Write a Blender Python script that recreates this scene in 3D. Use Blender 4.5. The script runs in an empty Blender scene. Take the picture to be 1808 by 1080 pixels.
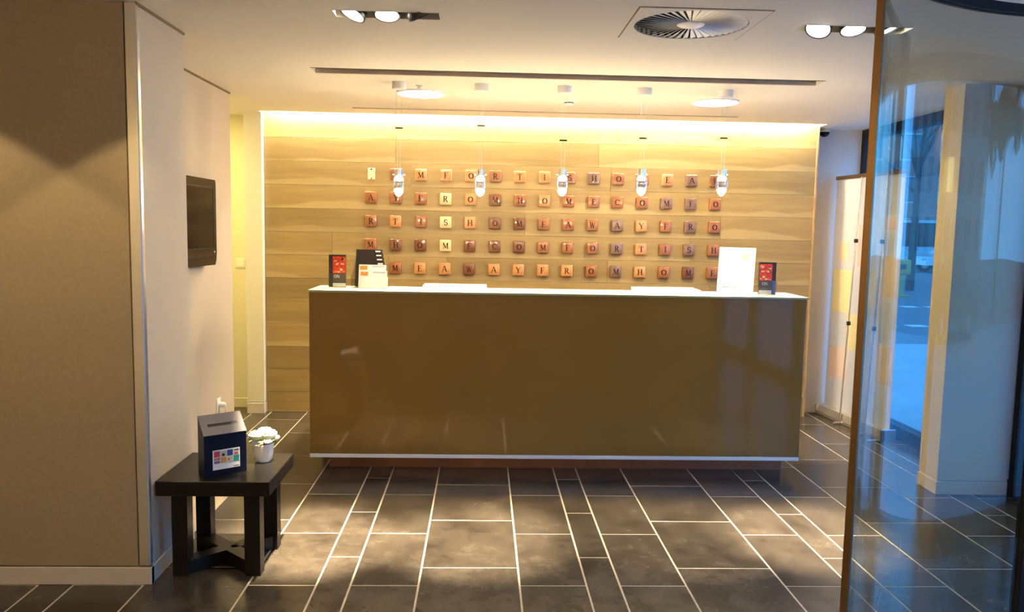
import bpy, bmesh, math, random
from mathutils import Vector, Matrix
random.seed(7)
S = bpy.context.scene
COL = S.collection
PI = math.pi

# ------------------------------------------------------------------ camera
def cam_matrix(pitch, yaw, roll, loc):
    f = Vector((math.sin(yaw)*math.cos(pitch), math.cos(yaw)*math.cos(pitch), -math.sin(pitch)))
    r = Vector((math.cos(yaw), -math.sin(yaw), 0)); u = r.cross(f)
    c, s = math.cos(roll), math.sin(roll)
    r2 = c*r + s*u; u2 = -s*r + c*u
    m = Matrix((r2, u2, -f)).transposed().to_4x4(); m.translation = loc
    return m
cam = bpy.data.cameras.new('camera'); co = bpy.data.objects.new('camera', cam); COL.objects.link(co)
cam.sensor_width = 36; cam.lens = 28.04; cam.clip_start = .02; cam.clip_end = 300
co.matrix_world = cam_matrix(.0980037, .0379317, .0187179, (0, 0, 1.586))
S.camera = co

# ------------------------------------------------------------------ world, exposure
S.view_settings.view_transform = 'Standard'; S.view_settings.look = 'None'
S.view_settings.gamma = 1; S.view_settings.use_curve_mapping = False
S.view_settings.exposure = 1.5
W = bpy.data.worlds.new('dusk_sky'); S.world = W; W.use_nodes = True
wn = W.node_tree; bg = wn.nodes['Background']
tc = wn.nodes.new('ShaderNodeTexCoord'); sx = wn.nodes.new('ShaderNodeSeparateXYZ'); rp = wn.nodes.new('ShaderNodeValToRGB')
wn.links.new(tc.outputs['Generated'], sx.inputs[0]); wn.links.new(sx.outputs['Z'], rp.inputs[0]); wn.links.new(rp.outputs[0], bg.inputs[0])
rp.color_ramp.elements[0].color = (.075, .36, .85, 1); rp.color_ramp.elements[1].color = (.035, .15, .52, 1)
bg.inputs[1].default_value = 2.7

# ------------------------------------------------------------------ lights of the room, plus added fills
WARM = (1.0, .90, .72); WARM2 = (1.0, .77, .42); GOLD = (1.0, .70, .27)
def area(name, loc, rot, sx_, sy_, power, col):
    l = bpy.data.lights.new(name, 'AREA'); l.shape = 'RECTANGLE'; l.size = sx_; l.size_y = sy_; l.energy = power; l.color = col
    o = bpy.data.objects.new(name, l); o.location = loc; o.rotation_euler = rot; COL.objects.link(o); return o
def spot(name, loc, tgt, angle, power, col, blend=.3, size=.03):
    l = bpy.data.lights.new(name, 'SPOT'); l.spot_size = math.radians(angle); l.spot_blend = blend; l.energy = power; l.color = col; l.shadow_soft_size = size
    o = bpy.data.objects.new(name, l); o.location = loc
    o.rotation_euler = (Vector(tgt)-Vector(loc)).to_track_quat('-Z', 'Y').to_euler(); COL.objects.link(o); return o
def point(name, loc, power, col, size=.03):
    l = bpy.data.lights.new(name, 'POINT'); l.energy = power; l.color = col; l.shadow_soft_size = size
    o = bpy.data.objects.new(name, l); o.location = loc; COL.objects.link(o); return o
CZ = 2.473
area('cove_light', (.5, 6.635, 2.545), (math.radians(20), 0, 0), 4.5, .03, 40, WARM)
spot('wall_washer_left', (-2.3, 2.88, 2.46), (-2.3, 2.88, 0), 100, 13, WARM2, .10, .03)
spot('wall_washer_right', (-1.2, 2.86, 2.46), (-1.2, 2.86, 0), 100, 13, WARM2, .10, .03)
for nm, x, tx, ty, w, an in (('ceiling_spot_a', -.57, -.84, 3.92, 950, 26), ('ceiling_spot_b', -.42, -.02, 3.93, 720, 27), ('ceiling_spot_c', 1.45, 1.02, 3.95, 190, 28), ('ceiling_spot_d', 1.60, 1.72, 3.98, 760, 26)):
    spot(nm, (x, 3.52, 2.42), (tx, ty, 0), an, w, (1.0, .82, .56), .85, .03)
for i, x in enumerate((-.43, 1.58)):
    spot('counter_light', (x, 5.47, 2.44), (x, 5.40, 0), 84, 190, WARM2, .7, .13)
    spot('disc_spread', (x, 5.47, 2.44), (x, 5.47, 0), 166, 9 if i == 0 else 38, WARM2, .3, .14)
area('hall_light', (-2.7, 6.2, 2.45), (0, 0, 0), .5, .5, 9, (1, .80, .28))
for x in (-1.6, .2, 1.9):
    spot('lobby_fill', (x, .2, 2.44), (x, .2, 0), 88, 12, WARM2, .5, .08)  # unseen fill spots overhead, added for bounce light
area('rear_wall_fill', (-.5, -2.2, 2.44), (math.radians(-30), 0, 0), 7, .2, 62, WARM2)  # added fill, unseen: brightens the rear wall into a soft frontal source

# ------------------------------------------------------------------ materials
def mat(name, col, rough=.5, metal=0, spec=.5, emit=None, es=0, coat=0, bump=None, vary=None, bumpd=.2):
    m = bpy.data.materials.new(name); m.use_nodes = True
    nt = m.node_tree; b = nt.nodes['Principled BSDF']
    b.inputs['Base Color'].default_value = (*col, 1); b.inputs['Roughness'].default_value = rough
    b.inputs['Metallic'].default_value = metal; b.inputs['Specular IOR Level'].default_value = spec
    b.inputs['Coat Weight'].default_value = coat; b.inputs['Coat Roughness'].default_value = .03
    if emit: b.inputs['Emission Color'].default_value = (*emit, 1); b.inputs['Emission Strength'].default_value = es
    if vary or bump:
        t = nt.nodes.new('ShaderNodeTexCoord')
        n = nt.nodes.new('ShaderNodeTexNoise'); n.inputs['Scale'].default_value = (vary or bump)[0]; n.inputs['Detail'].default_value = 5
        nt.links.new(t.outputs['Object'], n.inputs['Vector'])
        if vary:
            r = nt.nodes.new('ShaderNodeValToRGB'); a = vary[1]
            r.color_ramp.elements[0].position = .3; r.color_ramp.elements[1].position = .7
            r.color_ramp.elements[0].color = (*[c*(1-a) for c in col], 1); r.color_ramp.elements[1].color = (*[min(1, c*(1+a)) for c in col], 1)
            nt.links.new(n.outputs['Fac'], r.inputs[0]); nt.links.new(r.outputs[0], b.inputs['Base Color'])
        if bump:
            n2 = nt.nodes.new('ShaderNodeTexNoise'); n2.inputs['Scale'].default_value = bump[0]; n2.inputs['Detail'].default_value = 3
            nt.links.new(t.outputs['Object'], n2.inputs['Vector'])
            bp = nt.nodes.new('ShaderNodeBump'); bp.inputs['Strength'].default_value = bumpd; bp.inputs['Distance'].default_value = bump[1]
            nt.links.new(n2.outputs['Fac'], bp.inputs['Height']); nt.links.new(bp.outputs[0], b.inputs['Normal'])
    return m
def glass_mat(name, tint=(1, 1, 1), ior=1.5, extra=0.0):
    m = bpy.data.materials.new(name); m.use_nodes = True; nt = m.node_tree
    for n in list(nt.nodes):
        if n.type != 'OUTPUT_MATERIAL': nt.nodes.remove(n)
    out = [n for n in nt.nodes if n.type == 'OUTPUT_MATERIAL'][0]
    tr = nt.nodes.new('ShaderNodeBsdfTransparent'); tr.inputs[0].default_value = (*tint, 1)
    gl = nt.nodes.new('ShaderNodeBsdfGlossy'); gl.inputs['Roughness'].default_value = .0; gl.inputs[0].default_value = (1, 1, 1, 1)
    lw = nt.nodes.new('ShaderNodeLayerWeight'); lw.inputs[0].default_value = .5
    pw = nt.nodes.new('ShaderNodeMath'); pw.operation = 'POWER'; pw.inputs[1].default_value = 5.0
    ma = nt.nodes.new('ShaderNodeMath'); ma.operation = 'MULTIPLY_ADD'; r0 = ((ior-1)/(ior+1))**2 + extra; ma.inputs[1].default_value = 1-r0; ma.inputs[2].default_value = r0
    nt.links.new(lw.outputs['Facing'], pw.inputs[0]); nt.links.new(pw.outputs[0], ma.inputs[0])
    mx = nt.nodes.new('ShaderNodeMixShader'); nt.links.new(ma.outputs[0], mx.inputs[0])
    nt.links.new(tr.outputs[0], mx.inputs[1]); nt.links.new(gl.outputs[0], mx.inputs[2]); nt.links.new(mx.outputs[0], out.inputs[0])
    return m
def emis(name, col, s):
    m = bpy.data.materials.new(name); m.use_nodes = True; nt = m.node_tree
    b = nt.nodes['Principled BSDF']; b.inputs['Base Color'].default_value = (*col, 1)
    b.inputs['Emission Color'].default_value = (*col, 1); b.inputs['Emission Strength'].default_value = s
    return m
def wood_mat(name, dark, light, streak, scale=(1.2, 9, 22), rough=.42):
    m = bpy.data.materials.new(name); m.use_nodes = True; nt = m.node_tree; b = nt.nodes['Principled BSDF']; L = nt.links.new
    t = nt.nodes.new('ShaderNodeTexCoord'); oi = nt.nodes.new('ShaderNodeObjectInfo')
    mul = nt.nodes.new('ShaderNodeMath'); mul.operation = 'MULTIPLY'; mul.inputs[1].default_value = 37.0; L(oi.outputs['Random'], mul.inputs[0])
    cb = nt.nodes.new('ShaderNodeCombineXYZ'); 
    for i in range(3): L(mul.outputs[0], cb.inputs[i])
    ad = nt.nodes.new('ShaderNodeVectorMath'); ad.operation = 'ADD'; L(t.outputs['Object'], ad.inputs[0]); L(cb.outputs[0], ad.inputs[1])
    mp = nt.nodes.new('ShaderNodeMapping'); mp.inputs['Scale'].default_value = scale; L(ad.outputs[0], mp.inputs[0])
    n = nt.nodes.new('ShaderNodeTexNoise'); n.inputs['Scale'].default_value = 1.6; n.inputs['Detail'].default_value = 8; n.inputs['Roughness'].default_value = .62; n.inputs['Distortion'].default_value = .5
    L(mp.outputs[0], n.inputs[0])
    r = nt.nodes.new('ShaderNodeValToRGB'); r.color_ramp.elements[0].position = .28; r.color_ramp.elements[1].position = .72
    r.color_ramp.elements[0].color = (*dark, 1); r.color_ramp.elements[1].color = (*light, 1); L(n.outputs['Fac'], r.inputs[0])
    # pale sapwood streak along one edge, wandering
    n2 = nt.nodes.new('ShaderNodeTexNoise'); n2.inputs['Scale'].default_value = 1.0; n2.inputs['Detail'].default_value = 2
    mp2 = nt.nodes.new('ShaderNodeMapping'); mp2.inputs['Scale'].default_value = (1.3, 1, .15); L(ad.outputs[0], mp2.inputs[0]); L(mp2.outputs[0], n2.inputs[0])
    sz = nt.nodes.new('ShaderNodeSeparateXYZ'); L(t.outputs['Object'], sz.inputs[0])
    m1 = nt.nodes.new('ShaderNodeMath'); m1.operation = 'MULTIPLY_ADD'; m1.inputs[1].default_value = .22; m1.inputs[2].default_value = -.03; L(n2.outputs['Fac'], m1.inputs[0])
    sb = nt.nodes.new('ShaderNodeMath'); sb.operation = 'ADD'; L(m1.outputs[0], sb.inputs[0]); L(sz.outputs['Z'], sb.inputs[1])
    r2 = nt.nodes.new('ShaderNodeValToRGB'); e = r2.color_ramp.elements
    e[0].position = 0; e[0].color = (1, 1, 1, 1); e[1].position = .018; e[1].color = (0, 0, 0, 1); L(sb.outputs[0], r2.inputs[0])
    mx = nt.nodes.new('ShaderNodeMixRGB'); mx.inputs[2].default_value = (*streak, 1); L(r.outputs[0], mx.inputs[1])
    mf = nt.nodes.new('ShaderNodeMath'); mf.operation = 'MULTIPLY'; mf.inputs[1].default_value = .6; L(r2.outputs[0], mf.inputs[0]); L(mf.outputs[0], mx.inputs[0])
    # board to board tint
    hs = nt.nodes.new('ShaderNodeHueSaturation'); mr = nt.nodes.new('ShaderNodeMapRange'); mr.inputs[3].default_value = .82; mr.inputs[4].default_value = 1.14
    L(oi.outputs['Random'], mr.inputs[0]); L(mr.outputs[0], hs.inputs['Value']); L(mx.outputs[0], hs.inputs['Color']); L(hs.outputs[0], b.inputs['Base Color'])
    b.inputs['Roughness'].default_value = rough
    return m
def slate_mat():
    m = bpy.data.materials.new('dark_slate_tile'); m.use_nodes = True; nt = m.node_tree; b = nt.nodes['Principled BSDF']; L = nt.links.new
    t = nt.nodes.new('ShaderNodeTexCoord'); oi = nt.nodes.new('ShaderNodeObjectInfo')
    mul = nt.nodes.new('ShaderNodeMath'); mul.operation = 'MULTIPLY'; mul.inputs[1].default_value = 51.0; L(oi.outputs['Random'], mul.inputs[0])
    cb = nt.nodes.new('ShaderNodeCombineXYZ')
    for i in range(3): L(mul.outputs[0], cb.inputs[i])
    ad = nt.nodes.new('ShaderNodeVectorMath'); ad.operation = 'ADD'; L(t.outputs['Object'], ad.inputs[0]); L(cb.outputs[0], ad.inputs[1])
    n = nt.nodes.new('ShaderNodeTexNoise'); n.inputs['Scale'].default_value = 4.5; n.inputs['Detail'].default_value = 10; n.inputs['Roughness'].default_value = .74; n.inputs['Distortion'].default_value = .15
    L(ad.outputs[0], n.inputs[0])
    r = nt.nodes.new('ShaderNodeValToRGB'); e = r.color_ramp.elements
    e[0].position = .36; e[0].color = (.034, .027, .020, 1); e[1].position = .68; e[1].color = (.092, .075, .056, 1)
    L(n.outputs['Fac'], r.inputs[0])
    hs = nt.nodes.new('ShaderNodeHueSaturation'); mr = nt.nodes.new('ShaderNodeMapRange'); mr.inputs[3].default_value = .85; mr.inputs[4].default_value = 1.15
    L(oi.outputs['Random'], mr.inputs[0]); L(mr.outputs[0], hs.inputs['Value']); L(r.outputs[0], hs.inputs['Color']); L(hs.outputs[0], b.inputs['Base Color'])
    rr = nt.nodes.new('ShaderNodeMapRange'); rr.inputs[3].default_value = .15; rr.inputs[4].default_value = .28; L(n.outputs['Fac'], rr.inputs[0]); L(rr.outputs[0], b.inputs['Roughness'])
    bp = nt.nodes.new('ShaderNodeBump'); bp.inputs['Strength'].default_value = .06; bp.inputs['Distance'].default_value = .002; L(n.outputs['Fac'], bp.inputs['Height']); L(bp.outputs[0], b.inputs['Normal'])
    return m
M = dict(
 plaster=mat('warm_plaster', (.56, .48, .37), .75, vary=(2.5, .03), bump=(180, .001)),
 pillar=mat('golden_beige_paint', (.66, .54, .36), .6, vary=(2, .03)),
 hall=mat('cream_hall_paint', (.78, .74, .58), .7, vary=(2, .02)),
 plaster_r=mat('grey_plaster', (.62, .56, .50), .65, vary=(2, .03)),
 ceiling=mat('ceiling_paint', (.79, .73, .61), .85, vary=(1.2, .02)),
 fabric=mat('beige_wall_covering', (.38, .295, .175), .62, vary=(60, .05), bump=(400, .001), bumpd=.4),
 trim=mat('satin_aluminium', (.75, .72, .64), .28, .85),
 skirting=mat('painted_skirting', (.66, .58, .46), .5, vary=(3, .03)),
 oak=wood_mat('oak_panelling', (.31, .205, .074), (.43, .305, .115), (.53, .395, .175), scale=(.9, 9, 11)),
 oak_edge=mat('oak_edge', (.52, .34, .14), .45, vary=(14, .12)),
 slate=slate_mat(),
 grout=mat('cream_grout', (.52, .44, .33), .8, vary=(40, .08)),
 deskglass=mat('bronze_back_painted_glass', (.25, .137, .030), .06, 0, .30, coat=.10, vary=(3, .04)),
 deskside=mat('bronze_panel', (.15, .08, .025), .2),
 topglass=mat('frosted_counter_glass', (.86, .83, .72), .22, spec=.6, vary=(5, .02)),
 edgeglass=mat('green_glass_edge', (.30, .36, .16), .15, spec=.6),
 white=mat('white_paint', (.85, .83, .80), .4),
 paper=mat('white_paper', (.92, .90, .86), .6),
 steel=mat('brushed_steel', (.70, .68, .66), .3, .95, vary=(30, .08)),
 copper=mat('copper_plinth', (.30, .12, .05), .35, .4, vary=(8, .15)),
 black=mat('black_plastic', (.012, .011, .011), .35),
 blackwood=mat('black_stained_wood', (.007, .006, .005), .30, spec=.28, vary=(12, .3)),
 screen=mat('dark_screen', (.008, .006, .004), .12, spec=.12),
 bezel=mat('glossy_bezel', (.022, .014, .008), .25, spec=.2),
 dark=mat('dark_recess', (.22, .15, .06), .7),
 darkmetal=mat('dark_window_frame', (.012, .012, .013), .55, 0, spec=.25),
 bronze=mat('bronze_door_edge', (.27, .155, .065), .30, .85, vary=(9, .12)),
 navy=mat('navy_metal', (.005, .005, .016), .38, 0, spec=.25),
 greybox=mat('grey_lid', (.17, .155, .165), .45),
 pot=mat('white_ceramic', (.86, .82, .76), .18),
 petal=mat('cream_petals', (.92, .88, .74), .6, vary=(30, .06)),
 leaf=mat('green_leaf', (.10, .18, .03), .5, vary=(25, .3)),
 stamen=mat('peach_blossom', (.75, .42, .22), .6),
 acrylic=glass_mat('clear_acrylic', (.97, .98, .95), 1.35),
 glass=glass_mat('window_glass', (.90, .96, .99), 1.45),
 doorglass=glass_mat('door_glass', (.72, .74, .68), 1.52, .005),
 crystal=glass_mat('lamp_crystal', (.95, .95, .94), 1.5, .26),
 lamp=emis('lamp_glow', (1, .92, .76), 14), lamphot=emis('bulb_glow', (1, .90, .70), 22),
 disc=emis('disc_light_glow', (1, .90, .70), 13),
 black_print=mat('black_print', (.02, .014, .012), .4), rust_print=mat('letter_ink', (.022, .008, .005), .6, spec=.2),
 red_print=mat('red_print', (.62, .045, .015), .4, vary=(60, .5)), orange_print=mat('orange_print', (.85, .28, .05), .4, vary=(60, .4)),
 cream_print=mat('cream_print', (.85, .70, .45), .4), grey_print=mat('grey_print', (.10, .085, .075), .4), pale_print=mat('pale_print', (.6, .57, .52), .5),
 yellow_print=mat('yellow_green_print', (.72, .75, .35), .5), blue_print=mat('blue_print', (.06, .08, .30), .4), violet_print=mat('violet_print', (.20, .12, .26), .5),
 crimson=mat('crimson_print', (.60, .05, .09), .5), teal=mat('teal_print', (.03, .33, .28), .5), tangerine=mat('tangerine_print', (.85, .38, .08), .5),
)
TILE = dict(r=('reddish-brown', mat('wood_red_brown', (.34, .13, .050), .22, vary=(14, .28), coat=.4)),
            o=('orange-brown', mat('wood_orange', (.58, .27, .10), .20, vary=(14, .25), coat=.4)),
            c=('pale cream', mat('wood_cream', (.82, .58, .28), .25, vary=(14, .12), coat=.4)),
            d=('dark brown', mat('wood_dark', (.20, .075, .032), .22, vary=(14, .3), coat=.4)),
            p=('grey-purple brown', mat('wood_purple', (.22, .125, .09), .24, vary=(14, .25), coat=.4)))

# ------------------------------------------------------------------ mesh helpers
class MB:
    def __init__(s): s.bm = bmesh.new()
    def box(s, x0, x1, y0, y1, z0, z1, bev=0, rot=None, at=None, seg=1):
        b = bmesh.new(); bmesh.ops.create_cube(b, size=1)
        bmesh.ops.scale(b, vec=(abs(x1-x0), abs(y1-y0), abs(z1-z0)), verts=b.verts)
        bmesh.ops.translate(b, vec=((x0+x1)/2, (y0+y1)/2, (z0+z1)/2), verts=b.verts)
        if bev: bmesh.ops.bevel(b, geom=b.edges[:], offset=bev, segments=seg, affect='EDGES', profile=.5)
        s._join(b, rot, at); return s
    def _join(s, b, rot=None, at=None):
        if rot is not None: bmesh.ops.transform(b, matrix=rot.to_4x4() if len(rot) == 3 else rot, verts=b.verts)
        if at is not None: bmesh.ops.translate(b, vec=at, verts=b.verts)
        me = bpy.data.meshes.new('tmp'); b.to_mesh(me); b.free(); s.bm.from_mesh(me); bpy.data.meshes.remove(me)
    def cyl(s, p0, p1, r0, r1=None, n=20, cap=True):
        p0, p1 = Vector(p0), Vector(p1); d = p1-p0; b = bmesh.new()
        bmesh.ops.create_cone(b, cap_ends=cap, segments=n, radius1=r0, radius2=r0 if r1 is None else r1, depth=d.length)
        q = d.to_track_quat('Z', 'Y').to_matrix().to_4x4(); q.translation = (p0+p1)/2
        s._join(b, q); return s
    def lathe(s, prof, c=(0, 0, 0), n=28, rot=None):
        b = bmesh.new(); rings = []
        for r, z in prof:
            rings.append([b.verts.new((r*math.cos(2*PI*i/n), r*math.sin(2*PI*i/n), z)) for i in range(n)] if r > 1e-6 else [b.verts.new((0, 0, z))])
        for a, d in zip(rings, rings[1:]):
            if len(a) == len(d) == 1: continue
            for i in range(n):
                j = (i+1) % n
                if len(a) == 1: b.faces.new((a[0], d[j], d[i]))
                elif len(d) == 1: b.faces.new((a[i], a[j], d[0]))
                else: b.faces.new((a[i], a[j], d[j], d[i]))
        bmesh.ops.recalc_face_normals(b, faces=b.faces)
        s._join(b, rot, c); return s
    def prism(s, pts, axis, a, b_):
        # pts: 2D outline; axis 'x': pts=(y,z), 'y': pts=(x,z), 'z': pts=(x,y)
        b = bmesh.new()
        def v(p, t): return (t, p[0], p[1]) if axis == 'x' else (p[0], t, p[1]) if axis == 'y' else (p[0], p[1], t)
        A = [b.verts.new(v(p, a)) for p in pts]; B = [b.verts.new(v(p, b_)) for p in pts]; n = len(pts)
        b.faces.new(A); b.faces.new(B[::-1])
        for i in range(n): b.faces.new((A[i], B[i], B[(i+1) % n], A[(i+1) % n]))
        bmesh.ops.recalc_face_normals(b, faces=b.faces); s._join(b); return s
    def sphere(s, c, r, sc=(1, 1, 1), u=16, v=10):
        b = bmesh.new(); bmesh.ops.create_uvsphere(b, u_segments=u, v_segments=v, radius=r); bmesh.ops.scale(b, vec=sc, verts=b.verts); s._join(b, None, c); return s
    def quads(s, verts, faces):
        b = bmesh.new(); vs = [b.verts.new(v) for v in verts]
        for f in faces: b.faces.new([vs[i] for i in f])
        bmesh.ops.recalc_face_normals(b, faces=b.faces); s._join(b); return s
    def build(s, name, m, parent=None, smooth=False, loc=None, rot=None):
        me = bpy.data.meshes.new(name); s.bm.to_mesh(me); s.bm.free(); me.materials.append(m)
        if smooth:
            me.polygons.foreach_set('use_smooth', [True]*len(me.polygons)); me.set_sharp_from_angle(angle=math.radians(40))
        o = bpy.data.objects.new(name, me); COL.objects.link(o)
        if parent: o.parent = parent
        if loc: o.location = loc
        if rot: o.rotation_euler = rot
        return o
def thing(name, label, cat, loc=(0, 0, 0), rz=0, group=None):
    o = bpy.data.objects.new(name, None); o.empty_display_size = .1; COL.objects.link(o); o.location = loc; o.rotation_euler = (0, 0, rz)
    return tag(o, label, cat, group)
def tag(o, label, cat, group=None):
    o['label'] = label; o['category'] = cat
    if group: o['group'] = group
    return o
def struct(o): o['kind'] = 'structure'; return o
def dup(root, loc, label, rz=None):
    r = root.copy(); COL.objects.link(r); r.location = loc; r['label'] = label
    if rz is not None: r.rotation_euler.z = rz
    for ch in list(root.children):
        c = ch.copy(); COL.objects.link(c); c.parent = r
        for g in list(ch.children):
            d = g.copy(); COL.objects.link(d); d.parent = c
    return r
def mesh_copy(o, parent, loc, name=None):
    c = o.copy(); COL.objects.link(c); c.parent = parent; c.location = loc; return c

# ------------------------------------------------------------------ floor
XW = 3.30                                   # plane of the street glazing
floor = struct(MB().box(-4.2, XW, -2.6, 7.0, -.12, -.0018).build('floor', M['grout']))
X0 = -.263; LT = .603; G = .0045
cols = [(0, .45, 4.2005), (.45, .30, 4.0133), (.75, .15, 4.3216), (.90, .30, 4.0133)]
tile_mesh = {}; far = MB()
def in_wall(xc, yc): return xc < -1.5 and 3.5 < yc < 5.5
for per in range(-2, 3):
    for off, w, y0 in cols:
        xa = X0+per*1.2+off; xb = min(xa+w, XW-.03)
        if xb-xa < .04: continue
        for k in range(-12, 6):
            ya = y0+k*LT; yb = min(ya+LT, 6.98)
            if yb < -2.5 or yb-ya < .05 or in_wall((xa+xb)/2, (ya+yb)/2): continue
            ya = max(ya, -2.55); ww, dd = xb-xa, yb-ya
            if yb < 1.9:
                far.box(xa+G, xb-G, ya+G, yb-G, -.01, 0); continue
            key = (round(ww, 3), round(dd, 3))
            if key not in tile_mesh:
                o = MB().box(-ww/2+G, ww/2-G, -dd/2+G, dd/2-G, -.010, 0, bev=.0012).build('floor_tile', M['slate'], floor); tile_mesh[key] = o.data
            else:
                o = bpy.data.objects.new('floor_tile', tile_mesh[key]); COL.objects.link(o); o.parent = floor
            o.location = ((xa+xb)/2, (ya+yb)/2, random.uniform(-.0004, .0004))
o = far.build('floor_tiling', M['slate'], floor); o['kind'] = 'stuff'

# ------------------------------------------------------------------ ceiling with its recesses
LIP = 6.54
T1 = (-.645, -.195, 3.445, 3.560); T2 = (1.36, 1.84, 3.465, 3.580)
SL1 = (-1.0, 1.99, 4.70, 4.87); SL2 = (-1.01, 1.967, 6.235, 6.262)
DF = (.61, 1.16, 3.262, 3.785); DISC = ((-.43, 5.47), (1.58, 5.53))
holes = [T1, T2, SL1, SL2, (DF[0], DF[1], DF[2], DF[3]), (-1.80, 2.80, LIP, 6.70)]
xs = sorted({-4.2, XW} | {h[i] for h in holes for i in (0, 1)}); ys = sorted({-2.6, 7.0} | {h[i] for h in holes for i in (2, 3)})
cb = MB()
for xa, xb in zip(xs, xs[1:]):
    for ya, yb in zip(ys, ys[1:]):
        xm, ym = (xa+xb)/2, (ya+yb)/2
        if any(h[0] < xm < h[1] and h[2] < ym < h[3] for h in holes): continue
        cb.box(xa, xb, ya, yb, CZ, CZ+.10)
bmesh.ops.remove_doubles(cb.bm, verts=cb.bm.verts, dist=1e-5)
seen = {}
for f in cb.bm.faces: seen.setdefault(tuple(sorted(v.index for v in f.verts)), []).append(f)
bmesh.ops.delete(cb.bm, geom=[f for fs in seen.values() if len(fs) > 1 for f in fs], context='FACES_ONLY')
ceiling = struct(cb.build('ceiling', M['ceiling']))
MB().box(-4.2, XW, -2.6, 7.0, CZ+.32, CZ+.36).build('roof_slab', M['ceiling'], ceiling)
MB().box(-1.80, 2.80, LIP-.012, LIP, CZ, CZ+.06).build('cove_lip', M['ceiling'], ceiling)
for (a, b, c, d), nm in ((SL1, 'wide_slot'), (SL2, 'narrow_slot')):
    MB().box(a, b, c, d, CZ+.03, CZ+.045).build(nm, M['dark'], ceiling)
    MB().box(a, b, c, c+.004, CZ-.002, CZ+.02).build(nm+'_rim', M['dark'], ceiling); MB().box(a, b, d-.15*(d-c), d, CZ-.003, CZ+.02).build(nm+'_blade', M['skirting'], ceiling)

# ------------------------------------------------------------------ walls
struct(MB().box(-4.2, -1.43, 3.43, 3.93, 0, CZ).build('wall_left', M['plaster']))      # projecting wall on the left
wp = struct(MB().box(-4.2, -1.482, 3.41, 3.43, .088, CZ).build('wall_front', M['fabric']))
struct(MB().box(-1.478, -1.428, 3.408, 3.44, .088, CZ, bev=.004).build('trim_1', M['trim']))
struct(MB().box(-4.2, -1.425, 3.409, 3.44, 0, .080, bev=.003).box(-1.46, -1.425, 3.41, 3.93, 0, .080, bev=.003).build('baseboard_left', M['skirting']))
struct(MB().box(-4.2, -1.431, 3.418, 3.43, .078, .090).build('trim_2', M['dark']))
struct(MB().box(-2.0, -1.755, 3.92, 5.66, 0, CZ).build('wall_recess', M['plaster']))
struct(MB().box(-4.2, -1.99, 5.45, 5.66, 0, CZ).build('wall_hall', M['hall']))
struct(MB().box(-4.2, -1.93, 6.85, 7.0, 0, CZ).build('wall_passage', M['hall']))
struct(MB().box(-4.2, -1.94, 6.838, 6.86, 0, .082, bev=.003).build('baseboard_passage', M['hall']))
cw = struct(MB().box(-1.942, -1.803, 6.62, 7.0, .098, CZ+.1).build('wall_column', M['hall']))
struct(MB().box(-1.945, -1.80, 6.614, 7.0, 0, .092, bev=.003).build('baseboard_column', M['skirting']))
struct(MB().box(-4.2, -4.1, 3.4, 7.0, 0, CZ).build('wall_end', M['hall']))
struct(MB().box(-4.2, XW, -2.6, -2.5, 0, CZ).build('wall_rear', M['plaster']))
struct(MB().box(-4.2, -4.1, -2.5, 3.4, 0, CZ).build('wall_side', M['plaster']))
struct(MB().box(XW-.05, XW+.1, -2.6, -.9, 0, CZ).build('wall_street', M['plaster']))
struct(MB().box(2.80, XW+.02, 6.87, 7.0, 0, CZ).build('wall_right', M['plaster_r']))
struct(MB().box(2.80, XW-.06, 6.855, 6.88, 0, .085, bev=.003).build('baseboard_right', M['skirting']))
struct(MB().box(-1.434, -1.424, 3.41, 3.935, CZ-.012, CZ+.001).box(-1.76, -1.749, 3.93, 5.665, CZ-.012, CZ+.001).build('ceiling_shadow_line', M['dark']))  # dark strips that paint in the shadow line where walls meet the ceiling
# pillar on the right
struct(MB().box(2.81, 3.27, 4.675, 4.88, .088, CZ).build('pillar', M['pillar']))
struct(MB().box(2.803, 3.275, 4.668, 4.885, 0, .084, bev=.003).build('baseboard_pillar', M['pillar']))

# wood wall: boards one by one on a backing
wood = struct(MB().box(-1.803, 2.80, 6.712, 6.98, 0, CZ+.32).build('wall_back', M['oak_edge']))
PH = .192
fixed = {1: [-.10], 2: [.35, 2.0], 3: [-1.25, 1.75], 4: [-.30, 1.05], 0: [1.06, -.6], -1: [.95, -.73], -2: [-.72, 1.1]}
for row in range(-3, 11):
    ztop = 2.096-PH*row; zb = max(ztop-PH, 0); ztop = min(ztop, 2.79)
    if ztop-zb < .03: continue
    js = sorted(fixed.get(row, [random.uniform(-1.2, -.2), random.uniform(.7, 2.0)])); e = [-1.80]+js+[2.786]
    for a, b in zip(e, e[1:]):
        w, h = b-a, ztop-zb
        MB().box(-w/2+.0006, w/2-.0006, -.011, .011, -h/2+.0008, h/2-.0008, bev=.0012).build('oak_board', M['oak'], wood, loc=((a+b)/2, 6.701+random.uniform(-.0001, .0001), (ztop+zb)/2))
struct(MB().box(2.786, 2.803, 6.682, 6.98, 0, CZ+.1, bev=.002).build('trim_3', M['oak_edge']))

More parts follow.
